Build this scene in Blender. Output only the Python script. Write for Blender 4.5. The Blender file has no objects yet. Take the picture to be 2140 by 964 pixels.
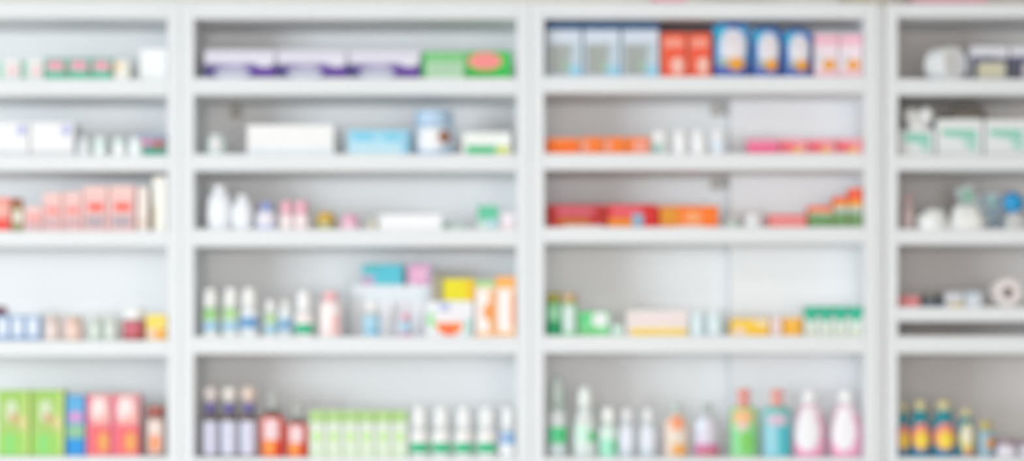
import bpy, bmesh, math, random
from mathutils import Vector, Matrix, noise

# ------------------------------------------------------------------ camera, world, lights, exposure
D = 7.2            # camera to shelf fronts (m)
S = 767.0          # photo pixels per metre in the plane of the shelf fronts
CX, CY = 1070.0, 800.0   # photo pixel of the level line of sight
ZC = 1.45          # lens height
scene = bpy.context.scene
col = scene.collection

cam_data = bpy.data.cameras.new('camera')
cam = bpy.data.objects.new('camera', cam_data); col.objects.link(cam)
cam.location = (0, -D, ZC); cam.rotation_euler = (math.pi / 2, 0, 0)
cam_data.sensor_width = 36.0; cam_data.sensor_fit = 'HORIZONTAL'
cam_data.lens = 36.0 * D / (2140.0 / S)
cam_data.shift_y = (CY - 482.0) / 2140.0
cam_data.dof.use_dof = True                      # lens focused well in front of the shelves
cam_data.dof.focus_distance = 3.0
cam_data.dof.aperture_fstop = 4.2
cam_data.dof.aperture_blades = 0
cam_data.clip_end = 100
scene.camera = cam

world = bpy.data.worlds.new('daylight'); scene.world = world
world.use_nodes = True
bg = world.node_tree.nodes['Background']
bg.inputs[0].default_value = (1.0, 0.94, 0.90, 1); bg.inputs[1].default_value = 0.26

def area(name, loc, target, sx, sy, power, colr):
    l = bpy.data.lights.new(name, 'AREA'); l.shape = 'RECTANGLE'; l.size = sx; l.size_y = sy
    l.energy = power; l.color = colr
    o = bpy.data.objects.new(name, l); col.objects.link(o); o.location = loc
    o.rotation_euler = (Vector(target) - Vector(loc)).to_track_quat('-Z', 'Y').to_euler()
    return o
area('window_light', (-7.6, -8.2, 1.75), (0.8, 0, 1.7), 3.4, 2.2, 800, (0.82, 0.935, 1.0))
area('front_fill_light', (0.8, -9.6, 1.35), (0.3, 0, 1.75), 6.0, 2.2, 400, (1.0, 0.95, 0.915))  # unseen fill added behind the camera to light fronts and backs evenly
for lx in (-2.0, 0.4):
    area('ceiling_lamp_light', (lx, -2.3, 2.86), (lx, -2.3, 0), 1.1, 0.5, 16, (1.0, 0.98, 0.95))

vs = scene.view_settings
vs.view_transform = 'Standard'; vs.look = 'None'; vs.gamma = 1.0; vs.use_curve_mapping = False
vs.exposure = -0.8
scene.cycles.use_denoising = True
scene.cycles.max_bounces = 6

# ------------------------------------------------------------------ helpers
def X(px, y=0.0): return (px - CX) / S * (D + y) / D
def Z(py, y=0.0): return ZC + (CY - py) / S * (D + y) / D

def lin(h):
    h = h.lstrip('#'); r = []
    for i in (0, 2, 4):
        c = int(h[i:i+2], 16) / 255.0
        r.append(c / 12.92 if c <= 0.04045 else ((c + 0.055) / 1.055) ** 2.4)
    return r

_m = {}
def mat(hexc, kind='paper'):
    key = (hexc, kind)
    if key in _m: return _m[key]
    m = bpy.data.materials.new(kind + '_' + hexc.strip('#')); m.use_nodes = True
    nt = m.node_tree; b = nt.nodes['Principled BSDF']
    c = lin(hexc)
    if kind in ('paper', 'plastic', 'gloss'): c = [x * .97 for x in c]
    rough = {'paper': .55, 'plastic': .35, 'gloss': .2, 'paint': .45, 'clear': .12, 'floor': .3, 'wall': .7, 'foil': .3}[kind]
    b.inputs['Roughness'].default_value = rough
    tc = nt.nodes.new('ShaderNodeTexCoord'); ns = nt.nodes.new('ShaderNodeTexNoise')
    ns.inputs['Scale'].default_value = {'paint': 5, 'wall': 8, 'floor': 4}.get(kind, 40)
    ns.inputs['Detail'].default_value = 3
    nt.links.new(tc.outputs['Object'], ns.inputs['Vector'])
    mx = nt.nodes.new('ShaderNodeMix'); mx.data_type = 'RGBA'
    mx.inputs[6].default_value = (*[x * .955 for x in c], 1); mx.inputs[7].default_value = (*[min(1, x * 1.02) for x in c], 1)
    nt.links.new(ns.outputs['Fac'], mx.inputs[0]); nt.links.new(mx.outputs[2], b.inputs['Base Color'])
    if kind in ('paint', 'paper', 'wall'):
        bp = nt.nodes.new('ShaderNodeBump'); bp.inputs['Strength'].default_value = .04; bp.inputs['Distance'].default_value = .002
        nt.links.new(ns.outputs['Fac'], bp.inputs['Height']); nt.links.new(bp.outputs['Normal'], b.inputs['Normal'])
    if kind == 'foil': b.inputs['Metallic'].default_value = .35
    if kind == 'clear':
        out = nt.nodes['Material Output']; tr = nt.nodes.new('ShaderNodeBsdfTransparent')
        tr.inputs[0].default_value = (*[.55 + .45 * x for x in c], 1)
        sh = nt.nodes.new('ShaderNodeMixShader'); sh.inputs[0].default_value = .32
        nt.links.new(tr.outputs[0], sh.inputs[1]); nt.links.new(b.outputs[0], sh.inputs[2])
        nt.links.new(sh.outputs[0], out.inputs[0])
    _m[key] = m
    return m

def link(name, me, material, parent=None, loc=(0, 0, 0), rz=0.0, smooth=False):
    o = bpy.data.objects.new(name, me); col.objects.link(o)
    me.materials.clear(); me.materials.append(material)
    if smooth:
        for p in me.polygons: p.use_smooth = True
    o.parent = parent; o.location = loc; o.rotation_euler = (0, 0, rz)
    return o

def bm_obj(name, bm, material, parent=None, loc=(0, 0, 0), rz=0.0, smooth=False):
    bmesh.ops.recalc_face_normals(bm, faces=bm.faces)
    me = bpy.data.meshes.new(name); bm.to_mesh(me); bm.free()
    return link(name, me, material, parent, loc, rz, smooth)

def box_bm(x0, x1, y0, y1, z0, z1, bev=0.0):
    bm = bmesh.new(); bmesh.ops.create_cube(bm, size=1)
    for v in bm.verts:
        v.co = ((x0 + x1) / 2 + v.co.x * (x1 - x0), (y0 + y1) / 2 + v.co.y * (y1 - y0), (z0 + z1) / 2 + v.co.z * (z1 - z0))
    if bev: bmesh.ops.bevel(bm, geom=bm.edges[:], offset=bev, segments=2, affect='EDGES', profile=.6)
    return bm

def lathe_bm(prof, n=28, flat=1.0, cx=0.0, cy=0.0):
    bm = bmesh.new(); rings = []
    for r, z in prof:
        if r < 1e-6: rings.append([bm.verts.new((cx, cy, z))])
        else: rings.append([bm.verts.new((cx + r * math.sin(2*math.pi*i/n), cy - r*flat*math.cos(2*math.pi*i/n), z)) for i in range(n)])
    for a, b in zip(rings, rings[1:]):
        for i in range(n):
            j = (i + 1) % n
            if len(a) == 1 and len(b) == 1: continue
            if len(a) == 1: bm.faces.new((a[0], b[j], b[i]))
            elif len(b) == 1: bm.faces.new((a[i], a[j], b[0]))
            else: bm.faces.new((a[i], a[j], b[j], b[i]))
    if len(rings[0]) > 1: bm.faces.new(list(reversed(rings[0])))
    if len(rings[-1]) > 1: bm.faces.new(rings[-1])
    return bm

def patch(Sf, shape, col_hex, name, parent, off=.0005, curved=False, kind='paper', rz=0):
    """a printed label lying on the surface Sf(u, v, off), with its own thickness"""
    bm = bmesh.new(); k = shape[0]
    if k == 'r':
        u0, v0, u1, v1 = shape[1:5]; nu, nv = (10, 6) if curved else (1, 1)
        g = [[bm.verts.new(Sf(u0+(u1-u0)*i/nu, v0+(v1-v0)*j/nv, off)) for i in range(nu+1)] for j in range(nv+1)]
        for j in range(nv):
            for i in range(nu): bm.faces.new((g[j][i], g[j][i+1], g[j+1][i+1], g[j+1][i]))
        uv = [(u0+(u1-u0)*i/nu, v0) for i in range(nu)] + [(u1, v0+(v1-v0)*j/nv) for j in range(nv)] + \
             [(u1-(u1-u0)*i/nu, v1) for i in range(nu)] + [(u0, v1-(v1-v0)*j/nv) for j in range(nv)]
        ring = [g[0][i] for i in range(nu)] + [g[j][nu] for j in range(nv)] + [g[nv][nu-i] for i in range(nu)] + [g[nv-j][0] for j in range(nv)]
    elif k == 'e':
        u0, v0, u1, v1 = shape[1:5]; n = 20; uc, vc = (u0+u1)/2, (v0+v1)/2
        c = bm.verts.new(Sf(uc, vc, off)); prev = None
        for q in ((.33, .67, 1.0) if curved else (1.0,)):
            uv = [(uc+(u1-u0)/2*q*math.cos(2*math.pi*i/n), vc+(v1-v0)/2*q*math.sin(2*math.pi*i/n)) for i in range(n)]
            ring = [bm.verts.new(Sf(a, b, off)) for a, b in uv]
            for i in range(n):
                j = (i+1) % n
                if prev is None: bm.faces.new((c, ring[i], ring[j]))
                else: bm.faces.new((prev[i], ring[i], ring[j], prev[j]))
            prev = ring
    else:                                   # 'q': polygon given as points
        uv = list(shape[1]); ring = [bm.verts.new(Sf(a, b, off)) for a, b in uv]
        bm.faces.new(ring)
    low = [bm.verts.new(Sf(a, b, -.0002)) for a, b in uv]; n = len(ring)
    for i in range(n): bm.faces.new((ring[i], low[i], low[(i+1) % n], ring[(i+1) % n]))
    return bm_obj(name, bm, mat(col_hex, kind), parent, smooth=False)

LABELS = {}
ROWW = ['top shelf', 'second shelf', 'third shelf', 'fourth shelf', 'bottom shelf']
BAYW = {1: 'leftmost bay', 2: 'second bay', 3: 'third bay', 4: 'rightmost bay'}
SHELF = {1: [165, 325, 483, 712, 955], 2: [163, 322, 479, 704, 957], 3: [160, 321, 475, 702, 957], 4: [165, 325, 479, 642, 957]}
ORD = ['first', 'second', 'third', 'fourth', 'fifth', 'sixth', 'seventh', 'eighth', 'ninth']

def tag(o, label, cat, group=None):
    o['label'] = label; o['category'] = cat
    if group: o['group'] = group

def thing(name, label, cat, bay, row, xc, yc, z, rz=0.0, group=None):
    o = bpy.data.objects.new(name, None); o.empty_display_size = .03; col.objects.link(o)
    o.location = (xc, yc, z); o.rotation_euler = (0, 0, rz)
    tag(o, label + ', ' + ROWW[row] + ' of ' + BAYW[bay], cat, group)
    return o

def shelf_z(bay, row): return Z(SHELF[bay][row]) + .0006

# ---- a folded carton: body, closing flap and printed panels
def carton(bay, row, px0, px1, pyt, color, label, decals=(), yf=.03, d=.07, name='carton', cat='box', group=None, rz=0.0, z0=None, kind='paper', pyb=None):
    w = X(px1, yf) - X(px0, yf) - .0016
    zb = shelf_z(bay, row) if z0 is None else z0
    h = Z(pyt, yf) - zb
    t = thing(name, label, cat, bay, row, (X(px0, yf) + X(px1, yf)) / 2, yf + d / 2, zb, rz, group)
    bm_obj('carton_body', box_bm(-w/2, w/2, -d/2, d/2, 0, h, min(.0018, h * .06)), mat(color, kind), t)
    bm_obj('closing_flap', box_bm(-w/2 + .002, w/2 - .002, -d/2 + .002, d/2 - .012, h - .0004, h + .0007), mat(color, kind), t)
    Sf = lambda u, v, off: (w * (u - .5), -d/2 - off, h * v)
    for i, dc in enumerate(decals):
        patch(Sf, dc[:-2], dc[-2], dc[-1], t, off=.0005 + .0004 * i)
    return t

PROF = {
 'round': [(.9, 0), (1, .03), (1, .74), (.92, .83), (.6, .93), (.42, 1)],
 'straight': [(.92, 0), (1, .03), (1, .88), (.95, .95), (.7, 1)],
 'cone': [(.94, 0), (1, .03), (1, .42), (.93, .55), (.72, .8), (.55, 1)],
 'oval': [(.72, 0), (.9, .05), (1, .25), (1, .6), (.9, .82), (.7, .94), (.45, 1)],
 'drop': [(.86, 0), (.98, .06), (1, .25), (.9, .5), (.68, .78), (.5, .93), (.42, 1)],
 'jar': [(.93, 0), (1, .06), (1, .85), (.9, .95), (.82, 1)],
 'shoulder': [(.94, 0), (1, .03), (1, .5), (.95, .72), (.82, 1)],
 'syrup': [(.9, 0), (1, .03), (1, .68), (.93, .74), (.7, .81), (.66, 1)],
 'hip': [(.86, 0), (.98, .06), (1, .3), (.95, .55), (.78, .8), (.55, .95), (.45, 1)],
 'square': [(.97, 0), (1, .02), (1, .86), (.93, .94), (.5, .98), (.38, 1)],
}
def bottle(bay, row, px0, px1, pyt, color, label, prof='round', body=.75, cap='cyl', capr=.5, capc='#f4f4f4', decals=(), yf=.03,
           flat=None, name='bottle', cat='bottle', group=None, kind='plastic', capk='plastic', z0=None, rz=0.0):
    """a moulded bottle: lathe body, cap or pump, wrapped labels"""
    R = (X(px1, yf) - X(px0, yf)) / 2 - .0006
    if flat is None: flat = .62 if name == 'bottle' and prof in ('round', 'straight', 'shoulder', 'drop', 'hip', 'cone', 'square') else 1.0
    zb = shelf_z(bay, row) if z0 is None else z0
    H = Z(pyt, yf) - zb; hb = H * body
    t = thing(name, label, cat, bay, row, (X(px0, yf) + X(px1, yf)) / 2, yf + R * flat, zb, rz, group)
    P = PROF[prof]
    bm_obj('body', lathe_bm([(0, 0)] + [(r * R, v * hb) for r, v in P] + [(0, hb)], 28, flat), mat(color, kind), t, smooth=True)
    def rad(v):
        for (r0, a), (r1, b) in zip(P, P[1:]):
            if a <= v <= b: return R * (r0 + (r1 - r0) * (v - a) / max(b - a, 1e-6))
        return R * P[-1][0]
    def Sf(u, v, off):
        th = math.asin(max(-1, min(1, (2*u - 1) * .98))); r = rad(v) + off
        return (r * math.sin(th), -(r * math.cos(th)) * flat - (off if flat < 1 else 0), v * hb)
    for i, dc in enumerate(decals):
        patch(Sf, dc[:-2], dc[-2], dc[-1], t, off=.0005 + .0004 * i, curved=True)
    rc = R * capr; hc = H - hb; m = mat(capc, capk)
    if cap == 'cyl':
        c = bm_obj('cap', lathe_bm([(0, hb-.001), (rc*.96, hb-.001), (rc, hb+hc*.08), (rc, hb+hc*.85), (rc*.9, H), (0, H)], 24, max(flat, .8)), m, t, smooth=False)
    elif cap == 'dome':
        c = bm_obj('cap', lathe_bm([(0, hb-.001)] + [(rc, hb-.001), (rc, hb+hc*.35), (rc*.95, hb+hc*.6), (rc*.8, hb+hc*.82), (rc*.5, hb+hc*.96), (0, H)], 24, max(flat, .8)), m, t, smooth=True)
    elif cap == 'ball':
        rr = min(hc/2, rc)
        bm_obj('neck', lathe_bm([(0, hb-.001), (rc*.6, hb-.001), (rc*.6, H-rr*1.6), (0, H-rr*1.6)], 20), m, t)
        c = bm_obj('cap', lathe_bm([(rr*math.sin(math.pi*i/10), H-rr-rr*math.cos(math.pi*i/10)) for i in range(11)], 20), m, t, smooth=True)
    elif cap == 'nozzle':
        c = bm_obj('cap', lathe_bm([(0, hb-.001), (rc, hb-.001), (rc*.97, hb+hc*.3), (rc*.9, hb+hc*.6), (rc*.78, H-hc*.12), (rc*.5, H), (0, H)], 24), m, t, smooth=True)
    elif cap == 'pump':
        bm_obj('collar', lathe_bm([(0, hb-.001), (rc*.8, hb-.001), (rc*.8, hb+hc*.35), (rc*.35, hb+hc*.42), (rc*.3, hb+hc*.62), (0, hb+hc*.62)], 20), m, t)
        c = bm_obj('pump_head', lathe_bm([(0, hb+hc*.55), (rc*.8, hb+hc*.55), (rc*.85, H-hc*.1), (rc*.6, H), (0, H)], 20), m, t, smooth=False)
        bm_obj('nozzle', box_bm(-rc*.15, rc*.15, -rc*1.7, 0, H-hc*.32, H-hc*.12, .0008), m, t)
    return t

# ------------------------------------------------------------------ the setting
def struct(name, bm, m):
    o = bm_obj(name, bm, m); o['kind'] = 'structure'; return o
struct('floor', box_bm(-9, 9, -11, .36, -.06, 0), mat('#dcd6d0', 'floor'))
struct('ceiling', box_bm(-9, 9, -11, .36, 2.95, 3.02), mat('#f3f2ee', 'wall'))
struct('wall_back', box_bm(-9, 9, .36, .46, 0, 2.95), mat('#efece2', 'wall'))

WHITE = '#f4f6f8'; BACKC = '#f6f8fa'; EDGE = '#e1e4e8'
DEP = .30
def px_box(px0, px1, z0, z1, y0, y1, bev=.0015): return box_bm(X(px0), X(px1), y0, y1, z0, z1, bev)
def unit(label, xo0, xi0, xi1, xo1, topy, shelves, back=BACKC):
    t = bpy.data.objects.new('shelving_unit', None); col.objects.link(t); t.location = (X((xo0+xo1)/2), DEP/2, 0)
    tag(t, label, 'shelving unit', 'white pharmacy shelving units')
    off = Vector((-t.location.x, -t.location.y, 0))
    def part(name, bm, m):
        bmesh.ops.translate(bm, verts=bm.verts, vec=off); return bm_obj(name, bm, m, t)
    W = mat(WHITE, 'paint'); e = .35
    ztop = Z(topy[0])
    def board(name, a, c, z0, z1, y1):          # a board plus an added front strip, greyed to hold down its brightness
        o = part(name, px_box(a, c, z0, z1, 0, y1), W)
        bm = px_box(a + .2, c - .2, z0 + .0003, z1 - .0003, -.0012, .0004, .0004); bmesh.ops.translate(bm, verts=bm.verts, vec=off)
        bm_obj('dimmed_edge_strip', bm, mat(EDGE, 'paint'), o)
    board('side_panel', xo0+e, xi0, 0, ztop, DEP)
    board('side_panel', xi1, xo1-e, 0, ztop, DEP)
    board('top_board', xi0, xi1, Z(topy[1]), ztop, DEP)
    for a, q in shelves: board('shelf', xi0, xi1, Z(q), Z(a), DEP - .01)
    for z in (.90, .50, .10): board('shelf', xi0, xi1, z-.043, z, DEP - .01)
    part('plinth', px_box(xi0, xi1, 0, .057, .03, .05), W)
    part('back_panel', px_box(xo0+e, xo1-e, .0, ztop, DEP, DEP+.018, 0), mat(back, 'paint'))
    return t, part
u1, p1 = unit('white shelving unit cut off by the left edge of the picture', -354, -327, 350, 377, (5, 38),
              [(165, 200), (325, 357), (483, 515), (712, 745), (955, 990)])
u2, p2 = unit('white shelving unit holding purple and green cartons on its top shelf', 377, 405, 1079, 1108, (5, 39),
              [(163, 198), (322, 357), (479, 515), (704, 740), (957, 992)])
u3, p3 = unit('white shelving unit holding blue pouches and orange cartons', 1108, 1137, 1807, 1832, (6, 38),
              [(160, 194), (321, 355), (475, 508), (702, 738), (957, 992)])
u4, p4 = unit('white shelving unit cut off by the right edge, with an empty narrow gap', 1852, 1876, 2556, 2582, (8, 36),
              [(165, 198), (325, 356), (479, 511), (642, 672), (703, 739), (957, 992)], back='#d9d6d5')  # back colour darkened to stand in for the shade inside this bay
p4('filler_strip', px_box(1833, 1851.5, 0, Z(8), .035, .055, 0), mat(WHITE, 'paint'))
# boxed-out duct cover in the right part of the third unit
for a, b in ((38, 160), (194, 321), (355, 475), (508, 702), (738, 957)):
    p3('boxed_section', box_bm(X(1526, .215), X(1807), .215, DEP, Z(b), Z(a), .001), mat('#f1f3f6', 'paint'))
for q in ((p2, 472, 198), (p3, 1512, 194), (p3, 1512, 355)):
    q[0]('shelf_bracket', px_box(q[1]-9, q[1]+9, Z(q[2]+26), Z(q[2]), .262, DEP, .002), mat('#c2bdb6', 'plastic'))

R, E, Q = 'r', 'e', 'q'
def run(n, px0, px1, gap=1):
    w = (px1 - px0) / n
    return [(px0 + i*w, px0 + (i+1)*w - gap) for i in range(n)]
# ------------------------------------------------------------------ leftmost bay
# top shelf
for i, (a, b) in enumerate([(-6, 44), (47, 91)]):
    carton(1, 0, a, b, 124, '#eceeed', ['white carton with teal edge cut off by picture edge', 'white carton with teal edge beside the teal cartons'][i],
           [(R, .02, .06, .24, .94, '#9fd6c4', 'stripe'), (E, .45, .2, .85, .75, '#f3cdd2', 'emblem'), (R, .3, .08, .95, .16, '#d8dcd8', 'stripe')], group='small white cartons')
for i, (a, b) in enumerate([(93, 141), (142, 190), (191, 236)]):
    carton(1, 0, a, b, 120, '#9cc8bc', ORD[i] + ' teal carton with pink oval, counting from left',
           [(E, .12, .42, .82, .86, '#efa0b4', 'emblem'), (R, .02, .04, .98, .34, '#58bf9f', 'stripe'), (E, .82, .3, 1.0, .62, '#b07a70', 'emblem'), (R, .02, .88, .98, .97, '#8fb5ae', 'stripe')],
           group='teal cartons with pink ovals')
carton(1, 0, 238, 270, 126, '#f1efe6', 'small cream carton with orange spot beside teal cartons', [(E, .08, .5, .5, .9, '#f2cf9a', 'emblem')])
carton(1, 0, 292, 349, 102, '#f4f6f8', 'plain tall white carton against the side panel', [(R, .04, .05, .96, .13, '#e6eaee', 'stripe')], d=.1)
# second shelf
for i, (a, b) in enumerate([(-28, 61), (63, 155)]):
    carton(1, 1, a, b, 256, '#f3f3f6', ['large white carton with violet spot cut off by picture edge', 'large white carton with violet spot beside small bottles'][i],
           [(E, .72, .6, .94, .95, '#b9bce6', 'emblem'), (R, .03, .04, .97, .16, '#d5d6da', 'stripe'), (E, .1, .45, .55, .75, '#f8f8fc', 'label')], d=.12, group='large white cartons')
bottle(1, 1, 160, 190, 288, '#d3d8dc', 'small grey pill bottle, first from the left', 'straight', .72, 'cyl', .8, '#dfe3e6',
       [(R, .05, .1, .95, .75, '#e4e7ea', 'label')], group='small pale bottles')
bottle(1, 1, 194, 222, 286, '#cdeae6', 'small pale teal pill bottle, second from the left', 'straight', .7, 'cyl', .8, '#eaf6f6',
       [(R, .1, .1, .9, .7, '#f4faf9', 'label')], group='small pale bottles')
bottle(1, 1, 233, 263, 288, '#eef4f3', 'small white pill bottle standing between two pale teal ones', 'straight', .7, 'cyl', .8, '#d9eeec',
       [(R, .1, .1, .9, .7, '#fafcfc', 'label')], group='small pale bottles')
bottle(1, 1, 267, 297, 288, '#dff1f3', 'small pale teal bottle in front of the patterned carton', 'straight', .72, 'cyl', .8, '#f2f8f9',
       [(R, .08, .1, .92, .75, '#f3fafb', 'label')], yf=.015, group='small pale bottles')
carton(1, 1, 283, 348, 280, '#9fb3c2', 'patterned teal and pink carton behind a pale bottle',
       [(R, .02, .04, .98, .42, '#4cc4a6', 'stripe'), (E, .1, .45, .55, .8, '#e49ac0', 'emblem'), (E, .55, .4, .95, .78, '#d97f86', 'emblem'), (R, .02, .85, .98, .97, '#a7b0cc', 'stripe')], yf=.09)
# third shelf
carton(1, 2, -14, 22, 413, '#f29a8e', 'coral carton cut off by the left picture edge', [(R, .05, .05, .95, .35, '#f2463a', 'stripe'), (R, .1, .5, .9, .8, '#f7b4aa', 'label')], d=.06)
bottle(1, 2, 24, 49, 414, '#a58a4c', 'small olive and brown bottle between pink cartons', 'straight', .8, 'cyl', .85, '#a86a4a',
       [(R, .08, .3, .92, .8, '#e9e4d4', 'label'), (R, .1, .05, .9, .22, '#87964a', 'stripe')], kind='plastic')
PINK = '#f5c4c2'
def pinkbox(a, b, top, lab, s):
    carton(1, 2, a, b, top, PINK, lab, [(R, .0, .84, 1, .98, '#f8cfca', 'stripe'), (R, .22, .46, .84, .62, '#f0503c' if s > 1 else '#ee8a80', 'label'),
            (R, .12, .08, .88, .36, '#b8a9b2' if s > 1 else '#d3aeb4', 'label'), (R, .0, .0, .08, .98, '#fad6d4', 'stripe')], group='pink cartons in rising sizes', d=.06)
pinkbox(52, 88, 432, 'smallest pink carton with faded red label', 0)
pinkbox(90, 129, 404, 'left of the two medium pink cartons with red label', 1)
pinkbox(131, 171, 402, 'right of the two medium pink cartons with red label', 1)
pinkbox(173, 225, 390, 'left of the two largest pink cartons with red label', 2)
pinkbox(227, 282, 389, 'right of the two largest pink cartons with red label', 2)
carton(1, 2, 286, 310, 392, '#f3e6e0', 'narrow pale cream carton beside the largest pink carton', [(R, .1, .1, .9, .3, '#e7d2c8', 'label')])
carton(1, 2, 319, 348, 370, '#f4f1e8', 'tall narrow cream carton against the side panel', [(R, .03, .06, .2, .45, '#cdb78e', 'stripe'), (R, .3, .1, .95, .9, '#f8f6f0', 'label')], d=.09)
# fourth shelf
bottle(1, 3, -22, 16, 640, '#8d5a68', 'dark red bottle with navy band behind the blue cartons', 'straight', .85, 'cyl', .8, '#7c5360',
       [(R, .04, .66, .96, .9, '#2e3a55', 'label')], yf=.12)
for i, (a, b) in enumerate([(-9, 21), (22, 52), (53, 84)]):
    carton(1, 3, a, b, 660, '#9fb9dd', ORD[i] + ' light blue carton with white panel, from left',
           [(R, .14, .2, .82, .86, '#e3eaf6', 'label'), (R, .0, .02, 1, .12, '#7fa2cf', 'stripe')], d=.05, group='light blue cartons')
bottle(1, 3, 90, 124, 660, '#e2cfc8', 'pale pink jar next to the blue cartons', 'jar', .78, 'cyl', .9, '#dccbc4',
       [(R, .1, .15, .9, .8, '#f2e2dd', 'label')], cat='jar', name='jar')
bottle(1, 3, 131, 171, 660, '#ecc3b4', 'peach jar between pale pink and pale green jars', 'jar', .8, 'cyl', .9, '#d8c6ba',
       [(R, .1, .15, .9, .8, '#f3d6ca', 'label')], cat='jar', name='jar')
bottle(1, 3, 181, 213, 662, '#cfdcd2', 'left of the two pale green jars', 'jar', .75, 'cyl', .9, '#d5d9d3', [(E, .25, .25, .8, .8, '#e9f0ea', 'label')], cat='jar', name='jar', group='pale green jars')
bottle(1, 3, 214, 246, 662, '#cfdcd2', 'right of the two pale green jars', 'jar', .75, 'cyl', .9, '#d5d9d3', [(E, .25, .25, .8, .8, '#e9f0ea', 'label')], cat='jar', name='jar', group='pale green jars')
bottle(1, 3, 252, 302, 645, '#ad8080', 'dark red jar with a wide white lid', 'jar', .68, 'cyl', .95, '#f2f2f3',
       [(R, .08, .28, .92, .82, '#cf6878', 'label'), (R, .15, .05, .85, .22, '#c03f42', 'stripe')], cat='jar', name='jar')
carton(1, 3, 305, 348, 658, '#f3d987', 'yellow carton with orange corner beside the red jar', [(R, .0, .55, 1, .96, '#f4da5e', 'stripe'), (R, .5, .06, .95, .42, '#efa637', 'label'), (R, .05, .06, .45, .42, '#f1cdbb', 'label')])
# bottom shelf
def pack(a, b, lab):
    carton(1, 4, a, b, 816, '#a9cc6c', lab, [(R, .0, .86, 1, .98, '#9ccb5b', 'stripe'), (E, .26, .5, .62, .86, '#d3e2c0', 'picture'), (E, .42, .5, .6, .66, '#dc8a6a', 'picture'),
           (E, .68, .4, .98, .62, '#e9c9a0', 'picture'), (R, .0, .02, .86, .32, '#9ad465', 'stripe'), (R, .3, .02, .46, .34, '#7fdc7e', 'stripe'), (R, .86, .02, 1, .98, '#c6e07e', 'stripe')], d=.08, group='lime green cartons')
pack(-6, 62, 'lime green carton cut off by the left picture edge')
pack(65, 134, 'lime green carton next to the blue one')
carton(1, 4, 138, 178, 827, '#4aa2dc', 'narrow blue carton with pink oval and green band',
       [(R, .02, .74, .98, .98, '#5aaee0', 'stripe'), (E, .1, .55, .9, .74, '#d99ad2', 'emblem'), (R, .05, .3, .95, .52, '#8fc39a', 'stripe'), (R, .02, .02, .98, .28, '#1f95e0', 'stripe')])
for i, (a, b) in enumerate([(181, 233), (235, 291)]):
    carton(1, 4, a, b, 825, '#e9a3a6', ['pink and red carton right beside the narrow blue one', 'pink and red carton next to the brown bottle'][i],
           [(R, .0, .02, 1, .5, '#ee6a70', 'stripe'), (E, .15, .55, .8, .96, '#f8e2e2', 'picture'), (E, .45, .06, .9, .4, '#eca55a', 'picture'), (R, .0, .02, .16, .98, '#f57a95', 'stripe'), (Q, [(.3, .5), (.95, .6), (.9, .75), (.35, .62)], '#f7b7b0', 'stripe')], d=.08, group='pink and red cartons')
bottle(1, 4, 303, 345, 850, '#9b7a72', 'brown bottle with rust cap and orange label', 'straight', .84, 'cyl', .9, '#a8503f',
       [(R, .12, .08, .88, .86, '#ecd9d2', 'label'), (R, .22, .12, .75, .5, '#f09a6a', 'label')])

# ------------------------------------------------------------------ second bay
for i, (a, b) in enumerate([(426, 576), (578, 726), (728, 878)]):
    carton(2, 0, a, b, 105, '#dedcea', ORD[i] + ' white carton with purple swoosh, from left',
           [(R, .0, .0, 1, .52, '#56408e', 'stripe'), (E, .14, .02, .66, .4, '#c3c6d8', 'swoosh'), (Q, [(.02, .5), (.5, .52), (.66, .4), (.3, .46)], '#b9a5d4', 'swoosh'),
            (Q, [(.58, .3), (.98, .08), (.98, .4), (.66, .44)], '#6a41a4', 'swoosh'), (E, .72, .42, .98, .7, '#e6e5f0', 'swoosh'), (R, .0, .0, .1, .42, '#4a4580', 'stripe')], d=.1, group='white cartons with purple swooshes')
carton(2, 0, 881, 973, 108, '#7fcb86', 'mid green carton with pale label panel', [(R, .12, .02, .94, .6, '#b9dcbb', 'label'), (R, .0, .0, .08, .9, '#3fb35a', 'stripe'), (R, .2, .35, .85, .42, '#93b8a8', 'stripe')], d=.09)
carton(2, 0, 975, 1069, 108, '#25c04e', 'bright green carton with salmon oval emblem',
       [(E, .02, .32, .8, .98, '#f0a870', 'emblem'), (E, .06, .37, .76, .94, '#f88f8f', 'emblem'), (R, .0, .0, 1, .05, '#9fe04a', 'stripe'), (R, .04, .07, .6, .24, '#19ad3e', 'stripe')], d=.09)
# second shelf
bottle(2, 1, 429, 472, 279, '#d6ecea', 'small clear jar with whitish contents and pale lid', 'jar', .8, 'dome', .85, '#e4eeee',
       [(E, .22, .2, .8, .95, '#ece6e8', 'label')], cat='jar', name='jar', kind='plastic')
carton(2, 1, 516, 698, 262, '#f4f4f5', 'long plain white carton beside the clear jar', [(R, .02, .04, .96, .2, '#dfe8f2', 'stripe'), (R, .0, .88, 1, .98, '#fafafa', 'stripe')], d=.11)
carton(2, 1, 725, 857, 272, '#a6dcf2', 'light blue carton with paler lower half', [(R, .02, .04, .86, .5, '#c3e6f4', 'stripe'), (R, .1, .55, .42, .9, '#7fd0ee', 'label'), (R, .58, .5, .82, .92, '#84d2ee', 'label'), (R, .88, .04, .99, .96, '#8fcbe8', 'stripe')], d=.1)
t = bottle(2, 1, 862, 949, 228, '#d2e3f3', 'blue and white milk powder tin with blue lid', 'straight', .68, 'cyl', .93, '#b7d3ee',
       [(E, .05, .12, .75, .85, '#f4f4f8', 'label'), (E, .62, .38, .92, .8, '#a8705a', 'picture'), (R, .02, .02, .98, .12, '#a9c9ea', 'stripe')], cat='tin', name='milk_powder_tin', yf=.03)
carton(2, 1, 966, 1068, 277, '#f2f5f3', 'white carton with green base and yellow corner', [(R, .08, .04, .7, .4, '#2fc07f', 'stripe'), (R, .72, .04, .96, .36, '#d3dc52', 'stripe')])
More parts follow.
